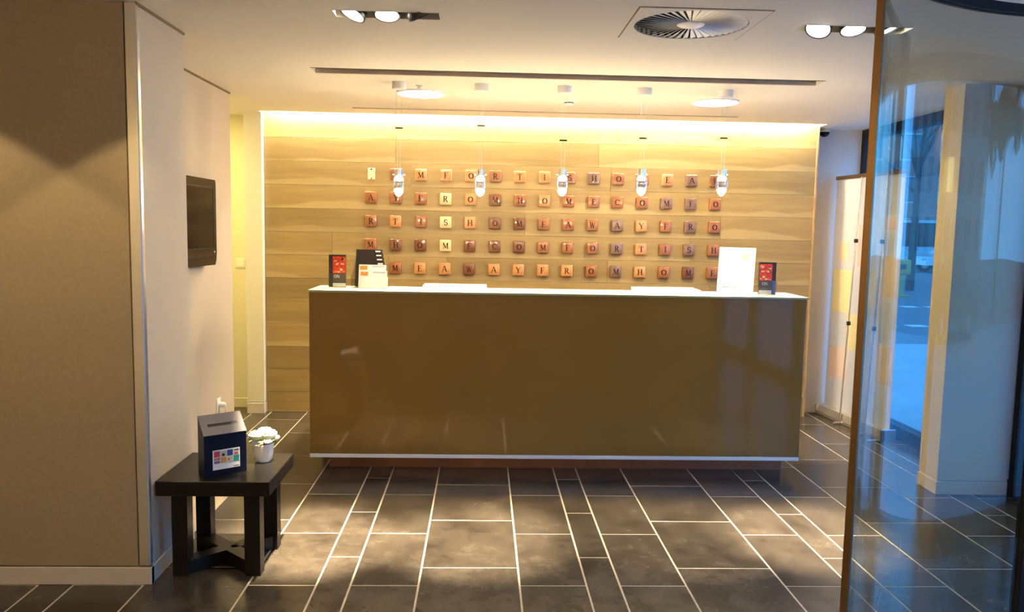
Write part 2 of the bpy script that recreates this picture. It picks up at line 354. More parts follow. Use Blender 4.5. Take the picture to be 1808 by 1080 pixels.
# ------------------------------------------------------------------ glazing to the street
def mullion(p, w, d, z0, z1, parent): return MB().box(p[0]-d/2, p[0]+d/2, p[1]-w/2, p[1]+w/2, z0, z1, bev=.004).build('frame_post', M['darkmetal'], parent)
w1 = struct(MB().box(XW-.05, XW+.05, 4.88, 6.87, 0, .10, bev=.004).box(XW-.05, XW+.05, 4.88, 6.87, CZ-.075, CZ, bev=.004).build('window_1', M['darkmetal']))
mullion((XW, 6.845), .05, .10, .08, CZ-.06, w1); mullion((XW, 4.91), .05, .10, .08, CZ-.06, w1)
MB().box(XW-.006, XW+.006, 4.93, 6.82, .10, CZ-.075).build('pane', M['glass'], w1)
w2 = struct(MB().box(XW-.05, XW+.05, -.9, 4.68, 0, .10, bev=.004).box(XW-.05, XW+.05, -.9, 4.68, CZ-.12, CZ, bev=.004).build('window_2', M['darkmetal']))
for y in (4.63, 3.2, 1.9, .5, -.86): mullion((XW, y), .07, .10, .08, CZ-.1, w2)
for a, b in ((3.235, 4.595), (1.935, 3.165), (.535, 1.865), (-.825, .465)):
    MB().box(XW-.006, XW+.006, a, b, .10, CZ-.12).build('pane', M['glass'], w2)

# curved glass door leaf on the right, close to the camera
def arc_pts(n=28):
    P = Vector((1.43, 2.22)); R = .90; out = []
    b0 = math.radians(76); c = P + R*Vector((math.cos(b0), -math.sin(b0)))      # centre to the right of travel
    for i in range(n+1):
        s = -.655 + (.85)*i/n; b = b0 + s/R
        out.append((c - R*Vector((math.cos(b), -math.sin(b))), b))
    return out
AP = arc_pts()
def arc_wall(mb, z0, z1, t, pts=AP):
    n = len(pts); vs = []
    for p, b in pts:
        nrm = Vector((math.cos(b), -math.sin(b)))
        a = p - nrm*t/2; c = p + nrm*t/2
        vs += [(a.x, a.y, z0), (a.x, a.y, z1), (c.x, c.y, z1), (c.x, c.y, z0)]
    fs = []
    for i in range(n-1):
        k = 4*i; l = k+4
        for j in range(4): fs.append((k+j, k+(j+1) % 4, l+(j+1) % 4, l+j))
    fs += [(0, 1, 2, 3), (4*n-4, 4*n-1, 4*n-2, 4*n-3)]
    return mb.quads(vs, fs)
door = thing('curved_glass_door', 'tall curved clear glass door leaf with bronze edge, standing open at the right', 'door', (AP[0][0].x, AP[0][0].y, 0))
def loc_child(o, root): o.location = -Vector(root.location); return o
loc_child(arc_wall(MB(), .06, 2.20, .010).build('glass_leaf', M['doorglass'], door, smooth=True), door)
loc_child(arc_wall(MB(), 2.20, 2.225, .03).build('top_rail', M['darkmetal'], door, smooth=True), door)
loc_child(arc_wall(MB(), .0, .06, .03).build('bottom_rail', M['darkmetal'], door, smooth=True), door)
p, b = AP[0]; R0 = Matrix.Rotation(-b, 3, 'Z')
loc_child(MB().box(-.009, .009, -.012, .006, 0, 2.20, bev=.002, rot=R0, at=(p.x, p.y, 0)).build('edge_strip', M['bronze'], door), door)
p, b = AP[-1]; R1 = Matrix.Rotation(-b, 3, 'Z')
loc_child(MB().box(-.02, .02, -.01, .05, 0, 2.225, bev=.003, rot=R1, at=(p.x, p.y, 0)).build('pivot_post', M['darkmetal'], door), door)

# ------------------------------------------------------------------ reception desk
DX0, DX1, DY, DT = -1.083, 2.083, 5.02, 1.175
desk = thing('reception_desk', 'long bronze glass-fronted reception desk with a pale lit counter top', 'desk', (.5, DY, 0))
def dpart(mb, name, m, parent=None, smooth=False):
    o = mb.build(name, m, parent or desk, smooth); o.location = (-.5, -DY, 0) if parent is None else (0, 0, 0); return o
dpart(MB().box(DX0, DX1, DY, DY+.012, .128, DT-.012, bev=.002), 'front_panel', M['deskglass'])
dpart(MB().box(DX0+.004, DX1-.004, DY+.012, DY+.36, .125, DT-.035), 'body', M['deskside'])
dpart(MB().box(DX0, DX1, DY-.004, DY+.37, .103, .127, bev=.002), 'bottom_trim', M['white'])
dpart(MB().box(DX0+.10, DX1-.06, DY+.14, DY+.34, 0, .104), 'plinth', M['copper'])
dpart(MB().box(DX0-.006, DX1+.006, DY-.010, DY+.385, DT-.012, DT, bev=.0015), 'counter_top', M['topglass'])
dpart(MB().box(DX0-.007, DX1+.007, DY-.0125, DY-.009, DT-.011, DT-.001), 'glass_edge', M['edgeglass'])
dpart(MB().box(DX0+.01, DX1-.01, DY+.36, DY+.95, .68, .715, bev=.003).box(DX0+.01, DX0+.05, DY+.36, DY+.95, 0, .68).box(DX1-.05, DX1-.01, DY+.36, DY+.95, 0, .68), 'work_surface', M['deskside'])

for x0, x1, lb in ((-.39, .03, 'white flat document tray at the back of the counter, left of its middle'), (1.02, 1.45, 'white flat document tray at the back of the counter, beside the tall white notice')):
    t = thing('document_tray', lb, 'tray', ((x0+x1)/2, DY+.30, DT), 0, 'document trays on the counter')
    w = (x1-x0)/2
    MB().box(-w, w, -.10, .10, 0, .006, bev=.002).build('base', M['white'], t)
    MB().box(-w+.012, w-.012, -.085, .085, .006, .016, bev=.001).build('paper_stack', M['paper'], t)
    MB().box(-w, w, .094, .10, .004, .024).box(-w, -w+.006, -.10, .10, .004, .02).box(w-.006, w, -.10, .10, .004, .02).build('rim', M['white'], t)

# serif letter shapes -------------------------------------------------
def stroke(pts, w):
    """quads along a polyline"""
    out = []
    for (x0, y0), (x1, y1) in zip(pts, pts[1:]):
        d = math.hypot(x1-x0, y1-y0) or 1e-6; nx, ny = -(y1-y0)/d*w/2, (x1-x0)/d*w/2; ex, ey = (x1-x0)/d*w*.18, (y1-y0)/d*w*.18
        out.append([(x0+nx-ex, y0+ny-ey), (x0-nx-ex, y0-ny-ey), (x1-nx+ex, y1-ny+ey), (x1+nx+ex, y1+ny+ey)])
    return out
def R_(x0, x1, y0, y1): return [[(x0, y0), (x1, y0), (x1, y1), (x0, y1)]]
def ser(x, y, w=.26): return R_(x-w/2, x+w/2, y-.025 if y > .5 else y, y if y > .5 else y+.05) if False else R_(x-w/2, x+w/2, (y-.06) if y > .5 else y, y if y > .5 else y+.06)
def arc(cx, cy, rx, ry, a0, a1, w0, w1, n=14):
    out = []
    for i in range(n):
        a, b = math.radians(a0+(a1-a0)*i/n), math.radians(a0+(a1-a0)*(i+1)/n)
        def wd(t): return (w0*abs(math.cos(t))+w1*abs(math.sin(t)))
        q = []
        for t, s in ((a, -1), (a, 1), (b, 1), (b, -1)):
            k = s*wd(t)/2; q.append((cx+(rx+k)*math.cos(t), cy+(ry+k)*math.sin(t)))
        out.append(q)
    return out
GL = {
 'A': stroke([(.12, .03), (.46, .97)], .08)+stroke([(.50, .97), (.84, .03)], .17)+R_(.27, .68, .30, .37)+ser(.14, 0)+ser(.84, 0, .30),
 'C': arc(.50, .5, .36, .43, 42, 318, .17, .07)+R_(.76, .83, .62, .90),
 'E': R_(.20, .37, 0, 1)+R_(.10, .80, .93, 1)+R_(.10, .82, 0, .07)+R_(.3, .62, .47, .54)+R_(.74, .80, .74, 1)+R_(.76, .82, 0, .28)+R_(.58, .63, .37, .64),
 'F': R_(.22, .39, 0, 1)+R_(.12, .80, .93, 1)+R_(.3, .62, .47, .54)+R_(.74, .80, .72, 1)+R_(.58, .63, .37, .64)+ser(.30, 0, .36),
 'H': R_(.14, .31, 0, 1)+R_(.69, .86, 0, 1)+R_(.3, .7, .47, .54)+ser(.22, 0, .32)+ser(.22, 1, .32)+ser(.78, 0, .32)+ser(.78, 1, .32),
 'I': R_(.42, .59, 0, 1)+ser(.505, 0, .36)+ser(.505, 1, .36),
 'M': R_(.12, .19, 0, 1)+stroke([(.18, .97), (.50, .10)], .16)+stroke([(.50, .08), (.80, .97)], .08)+R_(.76, .92, 0, 1)+ser(.15, 0, .26)+ser(.15, 1, .22)+ser(.84, 0, .32)+ser(.86, 1, .22),
 'O': arc(.5, .5, .36, .43, 0, 360, .18, .07, 22),
 'R': R_(.18, .35, 0, 1)+arc(.42, .735, .27, .225, -90, 90, .16, .06, 10)+R_(.3, .44, .94, 1)+R_(.3, .44, .48, .54)+stroke([(.48, .50), (.80, .03)], .16)+ser(.26, 0, .34)+ser(.22, 1, .22)+ser(.86, 0, .20),
 'S': arc(.50, .74, .24, .22, 30, 270, .13, .08, 10)+arc(.50, .27, .26, .24, 90, -150, .14, .08, 10)+R_(.70, .76, .70, .96)+R_(.22, .28, .05, .32),
 'T': R_(.42, .59, 0, 1)+R_(.12, .88, .93, 1)+R_(.12, .18, .70, 1)+R_(.82, .88, .70, 1)+ser(.505, 0, .36),
 'W': stroke([(.10, .97), (.32, .03)], .14)+stroke([(.32, .03), (.50, .90)], .07)+stroke([(.50, .92), (.70, .03)], .14)+stroke([(.70, .03), (.90, .97)], .07)+ser(.12, 1, .24)+ser(.50, 1, .22)+ser(.90, 1, .18),
 'Y': stroke([(.16, .97), (.50, .45)], .16)+stroke([(.50, .45), (.82, .97)], .08)+R_(.42, .59, 0, .5)+ser(.505, 0, .36)+ser(.17, 1, .28)+ser(.82, 1, .22),
 'N': R_(.14, .21, 0, 1)+stroke([(.18, .97), (.80, .03)], .15)+R_(.78, .85, 0, 1)+ser(.17, 0, .24)+ser(.17, 1, .2)+ser(.81, 1, .24),
}
def glyph(ch, h, y, depth=.0015):
    """letter lying in the xz plane, centred, front at y"""
    mb = MB(); vs = []; fs = []
    for k, q in enumerate(GL[ch]):
        yy = y - k*1e-5
        i = len(vs)
        vs += [((px-.5)*h, yy-depth, (py-.5)*h) for px, py in q] + [((px-.5)*h, y+.001, (py-.5)*h) for px, py in q]
        fs += [(i, i+1, i+2, i+3)] + [(i+j, i+4+j, i+4+(j+1) % 4, i+(j+1) % 4) for j in range(4)]
    return mb.quads(vs, fs)

# ------------------------------------------------------------------ letter tiles on the wood wall
ROWS = ['COMFORTISHOMEAW', 'AYFROMHOMECOMFO', 'RTISHOMEAWAYFRO', 'MHOMECOMFORTISH', 'OMEAWAYFROMHOME']
TINT = ['-roooroorprropd', 'rrrcodrorrrrppr', 'rorcoddrrrporpr', 'rddcdddrrrporpr', '-roodoooorpordr']
ORD = ['first', 'second', 'third', 'fourth', 'fifth', 'sixth', 'seventh', 'eighth', 'ninth', 'tenth', 'eleventh', 'twelfth', 'thirteenth', 'fourteenth', 'fifteenth']
RN = ['top row', 'second row', 'third row', 'fourth row', 'bottom row']
blk = {}; gly = {}
for r in range(5):
    for c in range(15):
        tn = TINT[r][c]
        if tn == '-': continue
        ch = ROWS[r][c]; x = -.926+.2044*c; z = 2.002-.1920*r
        t = thing('letter_tile', '%s wooden tile with letter %s, %s from left in the %s' % (TILE[tn][0], ch, ORD[c], RN[r]), 'letter tile', (x, 6.69, z), 0, 'wooden letter tiles on the oak wall')
        t.rotation_euler = (0, random.uniform(-.035, .035), random.uniform(-.10, .10))
        if tn not in blk: o = MB().box(-.049, .049, -.042, -.001, -.049, .049, bev=.010, seg=3).build('block', TILE[tn][1], t, smooth=True); blk[tn] = o
        else: mesh_copy(blk[tn], t, (0, 0, 0))
        if ch not in gly: o = glyph(ch, .049, -.042).build('letter', M['rust_print'], t); gly[ch] = o
        else: mesh_copy(gly[ch], t, (0, 0, 0))
t = thing('blank_mounting_plate', 'pale cream mounting plate where the first letter tile of the top row is missing', 'plate', (-.926, 6.69, 2.005))
MB().box(-.030, .030, -.008, -.001, -.047, .047, bev=.003).build('plate', M['cream_print'], t)
MB().cyl((0, -.012, .038), (0, -.007, .038), .008, n=10).build('screw', M['grey_print'], t); MB().cyl((0, -.012, -.038), (0, -.007, -.038), .006, n=10).build('screw', M['grey_print'], t)

# ------------------------------------------------------------------ pendant lamps
PEND = [(-.535, 2.192), (-.022, 2.218), (.498, 2.139), (1.004, 2.164), (1.521, 2.176)]
PLAB = ['glass pendant lamp hanging furthest left over the desk', 'glass pendant lamp second from left, its black cable spacer hangs highest', 'glass pendant lamp in the middle of the five', 'glass pendant lamp second from right over the desk', 'glass pendant lamp hanging furthest right, beside the tall white notice']
for i, ((x, zs), lb) in enumerate(zip(PEND, PLAB)):
    PY = 5.10; zc = [1.850, 1.860, 1.872, 1.884, 1.893][i]; h = .05
    t = thing('pendant_lamp', lb, 'lamp', (x, PY, CZ), 0, 'pendant lamps over the desk')
    MB().lathe([(0, 0), (.045, 0), (.045, -.038), (.040, -.044), (0, -.044)]).build('canopy', M['white'], t, smooth=True)
    z = lambda q: q-CZ
    a = MB().cyl((-.020, 0, -.04), (-.012, 0, z(zs)), .0011, n=6).cyl((.020, 0, -.04), (.012, 0, z(zs)), .0011, n=6)
    a.cyl((-.012, 0, z(zs)), (-.008, 0, z(zc+.085)), .0009, n=6).cyl((.012, 0, z(zs)), (.008, 0, z(zc+.085)), .0009, n=6).build('cable', M['steel'], t)
    MB().box(-.024, .024, -.006, .006, z(zs)-.005, z(zs)+.005, bev=.002).build('spacer', M['black'], t)
    MB().lathe([(.028, .040), (.030, .088), (.026, .088), (.025, .042), (.028, .040)], (0, 0, z(zc))).build('glass_collar', M['crystal'], t, smooth=True)
    MB().cyl((0, 0, z(zc)+.034), (0, 0, z(zc)+.085), .016, n=14).box(-.040, -.030, -.005, .005, z(zc)+.050, z(zc)+.058, bev=.002).box(.030, .040, -.005, .005, z(zc)+.050, z(zc)+.058, bev=.002).build('lamp_holder', M['steel'], t, smooth=True)
    prof = [(0, -.085), (.014, -.080), (.027, -.062), (.036, -.032), (.039, -.002), (.036, .022), (.028, .040), (.018, .047)]
    MB().lathe(prof, (0, 0, z(zc)), n=24).build('glass_drop', M['crystal'], t, smooth=True)
    MB().lathe([(0, -.081), (.013, -.076), (.025, -.058), (.030, -.044), (.024, -.036), (.0, -.032)], (0, 0, z(zc)), n=18).build('diffuser', M['lamphot'], t, smooth=True)
    MB().lathe([(0, .016), (.014, .014), (.027, .020), (.028, .028), (.022, .040), (.0, .042)], (0, 0, z(zc)), n=18).build('bulb', M['lamphot'], t, smooth=True)
    point('pendant_glow', (x, PY, zc-.12), 3.6, (1.0, .82, .56), .02)

# ------------------------------------------------------------------ ceiling lights and fittings
for i, ((x, y), lb) in enumerate(zip(DISC, ('round white glowing ceiling light behind the left pendant', 'round white glowing ceiling light behind the right pendant'))):
    t = thing('ceiling_light', lb, 'light', (x, y, CZ), 0, 'round ceiling lights over the counter')
    MB().lathe([(.148, 0), (.160, 0), (.160, -.010), (.152, -.014), (.148, -.006), (.148, 0)], n=40).build('rim', M['white'], t, smooth=True)
    MB().lathe([(0, -.012), (.10, -.011), (.148, -.006), (.148, -.001), (0, -.001)], n=40).build('diffuser', M['disc'], t, smooth=True)

def triple(T, tilts, lb, off=()):
    x0, x1, y0, y1 = T; w = x1-x0; d = y1-y0
    t = thing('recessed_spotlights', lb, 'light', ((x0+x1)/2, (y0+y1)/2, CZ), 0, 'recessed triple spotlights')
    MB().box(-w/2, w/2, -d/2, -d/2+.004, -.002, .09).box(-w/2, w/2, d/2-.004, d/2, -.002, .09).box(-w/2, -w/2+.004, -d/2, d/2, -.002, .09).box(w/2-.004, w/2, -d/2, d/2, -.002, .09).box(-w/2, w/2, -d/2, d/2, .085, .09).build('housing', M['ceiling'], t)
    for k in (-1, 0, 1):
        ry, rx = tilts[k+1]
        hd = MB().lathe([(.050, .0), (.056, .0), (.056, .030), (.040, .055), (0, .060), (0, .05), (.036, .044), (.048, .016), (.050, 0)], n=26).build('lamp_head', M['black'], t, smooth=True)
        hd.location = (k*w*.325, 0, -.004); hd.rotation_euler = (math.radians(rx), math.radians(ry), 0)
        MB().lathe([(0, .010), (.046, .006), (.048, .012), (0, .016)], n=24).build('lens', M['screen'] if k in off else M['lamp'], hd, smooth=True)
triple(T1, ((22, -14), (0, -16), (-26, 12)), 'recessed triple spotlight in the ceiling over the left of the lobby', off=(1,))
triple(T2, ((24, -26), (0, -18), (-20, -10)), 'recessed triple spotlight in the ceiling beside the glass door')

# swirl diffuser
dx0, dx1, dy0, dy1 = DF; cx, cy = (dx0+dx1)/2, (dy0+dy1)/2
dif = thing('air_diffuser', 'square ceiling air diffuser with a round swirl of white vanes', 'vent', (cx, cy, CZ))
pl = MB(); RD = .243; n = 64; hx, hy = (dx1-dx0)/2-.006, (dy1-dy0)/2-.006
def sq(a):
    c, s = math.cos(a), math.sin(a); k = min(hx/max(abs(c), 1e-6), hy/max(abs(s), 1e-6)); return (c*k, s*k)
angs = sorted({2*PI*i/n for i in range(n)} | {math.atan2(sy*hy, sx_*hx) % (2*PI) for sx_ in (1, -1) for sy in (1, -1)}); n = len(angs); vs = []; fs = []
for a in angs:
    ox, oy = sq(a); vs += [(RD*math.cos(a), RD*math.sin(a), -.004), (ox, oy, -.004), (ox, oy, .02), (RD*math.cos(a), RD*math.sin(a), .02)]
for i in range(n):
    k = 4*i; l = 4*((i+1) % n); fs += [(k+j, k+(j+1) % 4, l+(j+1) % 4, l+j) for j in range(4)]
pl.quads(vs, fs).build('face_plate', M['ceiling'], dif)
v0 = MB().quads([(.055, -.003, .004), (.238, -.014, .002), (.238, .010, -.004), (.055, .003, -.002), (.055, -.003, .0055), (.238, -.014, .0035), (.238, .010, -.0025), (.055, .003, -.0005)],
                [(0, 1, 2, 3), (4, 5, 6, 7), (0, 1, 5, 4), (1, 2, 6, 5), (2, 3, 7, 6), (3, 0, 4, 7)]).build('vane', M['white'], dif)
NV = 44
for i in range(NV):
    o = v0 if i == 0 else mesh_copy(v0, dif, (0, 0, 0))
    o.rotation_euler = (0, 0, 2*PI*i/NV)
MB().lathe([(0, -.007), (.05, -.006), (.060, -.001), (.060, .010), (0, .010)], n=28).build('hub', M['white'], dif, smooth=True)
MB().lathe([(0, .060), (.243, .060), (.2435, .0), (.250, .0), (.250, .066), (0, .066)], n=40).build('diffuser_recess', M['black'], ceiling, smooth=True, loc=(cx, cy, CZ))
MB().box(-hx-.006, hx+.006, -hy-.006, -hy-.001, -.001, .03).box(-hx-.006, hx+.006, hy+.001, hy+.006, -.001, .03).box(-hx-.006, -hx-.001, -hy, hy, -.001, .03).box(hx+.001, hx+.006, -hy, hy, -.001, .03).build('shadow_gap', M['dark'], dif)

t = thing('sprinkler_head', 'small metal sprinkler head under the ceiling beside the left ceiling light', 'sprinkler', (-.42, 5.20, CZ))
MB().lathe([(0, 0), (.022, 0), (.022, -.005), (.008, -.008), (.006, -.022), (0, -.024)], n=14).build('body', M['steel'], t, smooth=True)
MB().cyl((.008, 0, -.006), (.010, 0, -.030), .0022, n=6).cyl((-.008, 0, -.006), (-.010, 0, -.030), .0022, n=6).box(-.020, .020, -.006, .006, -.033, -.030).build('frame', M['steel'], t)
t = thing('smoke_detector', 'small white smoke detector on the ceiling behind the middle pendant', 'detector', (.58, 5.60, CZ))
MB().lathe([(0, 0), (.050, 0), (.050, -.012), (.044, -.018), (.030, -.020), (.030, -.032), (.024, -.038), (0, -.038)], n=24).build('body', M['white'], t, smooth=True)
MB().lathe([(.031, -.022), (.033, -.022), (.033, -.029), (.031, -.029), (.031, -.022)], n=24).build('vent_ring', M['grey_print'], t)

t = thing('dome_camera', 'small dome security camera in the ceiling corner right of the oak wall', 'camera', (2.89, 6.80, CZ))
MB().lathe([(0, 0), (.058, 0), (.058, -.022), (.050, -.030), (.044, -.032), (0, -.032)], n=24).build('housing', M['plaster'], t, smooth=True)
MB().lathe([(.043, -.030), (.041, -.046), (.028, -.062), (.012, -.070), (0, -.072), (0, -.03)], n=24).build('dome', M['screen'], t, smooth=True)

# ------------------------------------------------------------------ wall television, switch, socket
tv = thing('wall_television', 'black flat television mounted on the side wall at the left', 'television', (-1.755, 4.74, 1.585))
MB().box(.0, .03, -.18, .18, -.14, .16).build('wall_bracket', M['black'], tv)
prof = [(-.39, -.255), (.362, -.268), (.385, -.235), (.392, -.19), (.392, .240), (.382, .262), (-.39, .262)]
MB().prism(prof, 'x', .028, .070).build('case', M['bezel'], tv)
MB().box(.069, .073, -.335, .335, -.155, .205, bev=.001).build('screen', M['screen'], tv)
MB().box(.069, .0745, .335, .348, -.165, .215).box(.069, .0745, -.348, -.335, -.165, .215).box(.069, .0745, -.348, .348, .205, .216).box(.069, .0745, -.348, .348, -.166, -.155).build('screen_frame', M['black'], tv)
MB().prism([(-.34, -.20), (.34, -.20), (.33, -.215), (-.33, -.215)], 'x', .069, .074).build('speaker_grille', M['black'], tv)
MB().cyl((.068, .345, -.185), (.074, .345, -.185), .006, n=10).build('power_light', M['pale_print'], tv)

t = thing('light_switch', 'white square light switch on the passage wall beyond the television', 'switch', (-2.05, 6.85, 1.245))
MB().box(-.042, .042, -.010, 0, -.042, .042, bev=.004, seg=2).build('plate', M['white'], t)
MB().box(-.030, .030, -.014, -.009, -.030, .030, bev=.003).build('rocker', M['paper'], t)
t = thing('wall_plug', 'small white plug and socket low on the wall behind the ballot box', 'socket', (-1.755, 5.316, .37))
MB().box(0, .008, -.035, .035, -.05, .045, bev=.003).build('socket_plate', M['white'], t)
MB().lathe([(0, 0), (.018, 0), (.020, .03), (.012, .045), (0, .046)], n=14, rot=Matrix.Rotation(PI/2, 3, 'Y'), c=(.006, 0, .0)).build('plug', M['white'], t, smooth=True)
MB().cyl((.045, 0, 0), (.05, 0, -.06), .004, n=8).cyl((.05, 0, -.06), (.02, .01, -.36), .004, n=8).build('cable', M['white'], t)

# ------------------------------------------------------------------ side table
tb = thing('side_table', 'low square black wooden side table with crossed floor stretchers', 'table', (-1.175, 3.69, 0))
MB().box(-.247, .250, -.232, .222, .383, .450, bev=.003).build('tabletop', M['blackwood'], tb)
for sx_, sy in ((-1, -1), (1, -1), (-1, 1), (1, 1)):
    x = sx_*.160; y = sy*.150
    MB().box(-.035, .035, -.035, .035, 0, .384, bev=.002).build('leg', M['blackwood'], tb, loc=(x, y-.005, 0))
for sgn in (1, -1):
    MB().box(-.235, .235, -.034, .034, .002 if sgn > 0 else .003, .064, rot=Matrix.Rotation(sgn*math.atan2(.150, .160), 3, 'Z'), at=(0, -.005, 0)).build('stretcher', M['blackwood'], tb)

# ballot box
TZ = .450
ang = math.atan2(.112, .152)
bx = thing('suggestion_box', 'dark navy suggestion box with a sloped grey slotted top on the black table', 'box', (-1.1710, 3.597, TZ), ang)
W2, D2, HF, HB = .095, .042, .188, .262
MB().quads([(-W2, -D2, 0), (W2, -D2, 0), (W2, D2, 0), (-W2, D2, 0), (-W2, -D2, HF), (W2, -D2, HF), (W2, D2, HB), (-W2, D2, HB)],
           [(0, 1, 2, 3), (0, 1, 5, 4), (1, 2, 6, 5), (2, 3, 7, 6), (3, 0, 4, 7), (4, 5, 6, 7)]).build('body', M['navy'], bx)
sl = math.atan2(HB-HF, 2*D2); sl_len = math.hypot(HB-HF, 2*D2); RS = Matrix.Rotation(sl, 3, 'X'); mid = Vector((0, 0, (HF+HB)/2))
lid = MB()
sw, sh = .066, .0075
for a in ((-W2-.001, W2+.001, -sl_len/2-.001, -sh-.004), (-W2-.001, W2+.001, sh-.004, sl_len/2+.001), (-W2-.001, -sw, -sh-.004, sh-.004), (sw, W2+.001, -sh-.004, sh-.004)):
    lid.box(a[0], a[1], a[2], a[3], .0, .004, rot=RS, at=mid)
lid.build('lid', M['greybox'], bx)
MB().box(-sw, sw, -sh-.004, sh-.004, .0002, .0012, rot=RS, at=mid).build('slot', M['black'], bx)
pc = MB().box(-.058, .064, -D2-.0012, -D2+.0005, .028, .118).build('label_card', M['paper'], bx)
def card(x0, x1, z0, z1, m, nm, parent, y=-D2): return MB().box(x0, x1, y-.0022, y-.001, z0, z1).build(nm, m, parent)
gx = [-.052, -.023, .006, .035]; gw = .0255
row1 = ['crimson', 'pale_print', 'blue_print', 'cream_print']; row2 = ['violet_print', 'tangerine', 'yellow_print', 'teal']
for k in range(4):
    card(gx[k], gx[k]+gw, .086, .113, M[row1[k]], 'picture_square', pc)
    card(gx[k], gx[k]+gw, .057, .083, M[row2[k]], 'picture_square', pc)
for (a, b, c, d, m) in ((-.016, -.006, .088, .100, 'black_print'), (.040, .056, .090, .097, 'crimson'), (.038, .058, .107, .112, 'blue_print'), (-.049, -.034, .076, .082, 'orange_print'), (-.052, -.0265, .068, .073, 'pale_print'), (.010, .016, .066, .074, 'crimson'), (.020, .028, .072, .080, 'pale_print'), (.010, .020, .058, .064, 'pale_print')):
    MB().box(a, b, -D2-.0032, -D2-.002, c, d).build('picture_detail', M[m], pc)
MB().box(.036, .060, -D2-.0022, -D2-.001, .034, .037).build('small_print', M['grey_print'], pc)

# flower pot
pt = thing('flower_pot', 'small white ceramic pot of white flowers on the black table', 'plant', (-1.035, 3.772, TZ))
MB().lathe([(0, 0), (.030, 0), (.040, .012), (.047, .045), (.050, .088), (.047, .090), (.044, .086), (.041, .045), (.034, .014), (0, .010)], n=30).build('pot', M['pot'], pt, smooth=True)
MB().lathe([(0, .070), (.043, .070), (.043, .074), (0, .078)], n=16).build('soil', M['black_print'], pt)
def flower(c, r, nm='blossom'):
    mb = MB()
    for ring, (k, rr, up, sz) in enumerate(((9, .62, .10, .50), (7, .40, .42, .46), (4, .16, .60, .36))):
        for i in range(k):
            a = 2*PI*i/k + ring*.5 + random.uniform(-.15, .15); q = r*sz
            b = bmesh.new(); bmesh.ops.create_icosphere(b, subdivisions=2, radius=q); bmesh.ops.scale(b, vec=(1, .9, .42), verts=b.verts)
            mtx = Matrix.Translation((c[0]+r*rr*math.cos(a), c[1]+r*rr*math.sin(a), c[2]+r*up)) @ Matrix.Rotation(a, 4, 'Z') @ Matrix.Rotation(-.75+ring*.2, 4, 'Y')
            mb._join(b, mtx)
    return mb.build(nm, M['petal'], pt, smooth=True)
for c, r in (((-.028, -.012, .120), .040), ((.026, -.006, .124), .042), ((.0, .028, .128), .038), ((.060, .0, .112), .020), ((-.056, .010, .108), .020), ((-.045, -.030, .098), .014), ((.030, -.034, .100), .022)): flower(c, r)
for i in range(16):
    a = random.uniform(0, 2*PI); rr = random.uniform(.035, .066); z = random.uniform(.088, .115)
    mb = MB(); b = bmesh.new(); bmesh.ops.create_icosphere(b, subdivisions=1, radius=.013); bmesh.ops.scale(b, vec=(1.3, .6, .18), verts=b.verts)
    mb._join(b, Matrix.Translation((rr*math.cos(a), rr*math.sin(a), z)) @ Matrix.Rotation(a, 4, 'Z') @ Matrix.Rotation(random.uniform(-.3, .9), 4, 'Y')); mb.build('leaf', M['leaf'], pt, smooth=True)
MB().sphere((.004, -.040, .098), .011, (1, .8, 1), 10, 8).sphere((-.010, -.042, .090), .008, (1, .8, 1), 10, 8).build('bud', M['stamen'], pt, smooth=True)

# ------------------------------------------------------------------ things on the counter
def leaflet_holder(loc, rz, lb, mirror):
    t = thing('leaflet_holder', lb, 'leaflet holder', loc, rz, 'leaflet holders with red food pictures')
    s = -1 if mirror else 1
    def bxs(x0, x1, y0, y1, z0, z1, nm, m, parent=t): return MB().box(min(s*x0, s*x1), max(s*x0, s*x1), y0, y1, z0, z1).build(nm, M[m], parent)
    MB().box(-.060, .060, -.022, -.019, 0, .09).box(-.060, .060, .012, .015, 0, .21).box(-.060, -.057, -.020, .014, 0, .09).box(.057, .060, -.020, .014, 0, .09).box(-.060, .060, -.022, .03, 0, .004).build('acrylic_stand', M['acrylic'], t)
    lf = MB().box(-.054, .054, -.012, .010, .006, .215).build('leaflets', M['black_print'], t)
    F = -.0128
    bxs(-.028, .054, F-.0006, F, .096, .205, 'food_picture', 'red_print', lf)
    rnd = random.Random(3)
    for k in range(16):
        x = rnd.uniform(-.024, .042); z = rnd.uniform(.100, .190)
        bxs(x, x+rnd.uniform(.008, .020), F-.0012, F-.0004, z, z+rnd.uniform(.006, .014), 'picture_detail', rnd.choice(['orange_print', 'orange_print', 'cream_print', 'red_print', 'yellow_print']), lf)
    bxs(-.028, .054, F-.0006, F, .034, .094, 'caption_panel', 'grey_print', lf)
    for j, ch in enumerate('ON'):
        g = glyph(ch, .020, F-.0008, .0004).build('caption_letter', M['paper'], lf); g.location = ((-.012 + j*.019) if not mirror else (-.026+j*.019), 0, .075)
    bxs(-.028, .054, F-.0006, F, .008, .032, 'white_footer', 'paper', lf)
    return t, lf
leaflet_holder((-.940, 5.215, DT), 0, 'black and red leaflets in a clear holder at the left end of the counter', False)
t, lf = leaflet_holder((1.872, 5.175, DT), -.06, 'black and red leaflets in a clear holder right of the tall white notice', True)
MB().box(.030, .052, -.0136, -.0128, .008, .095).build('side_stripe', M['blue_print'], lf)

st = thing('brochure_rack', 'tiered clear rack of black and white brochures on the counter left', 'brochure rack', (-.735, 5.24, DT), -.08)
MB().box(-.105, .112, -.075, .115, 0, .004).build('rack_base', M['acrylic'], st)
for sgn in (-1, 1):
    x = -.108 if sgn < 0 else .104
    MB().prism([(-.075, 0), (.115, 0), (.115, .20), (.095, .235), (.02, .14), (-.04, .09), (-.078, .08)], 'x', x, x+.003).build('rack_side', M['acrylic'], st)
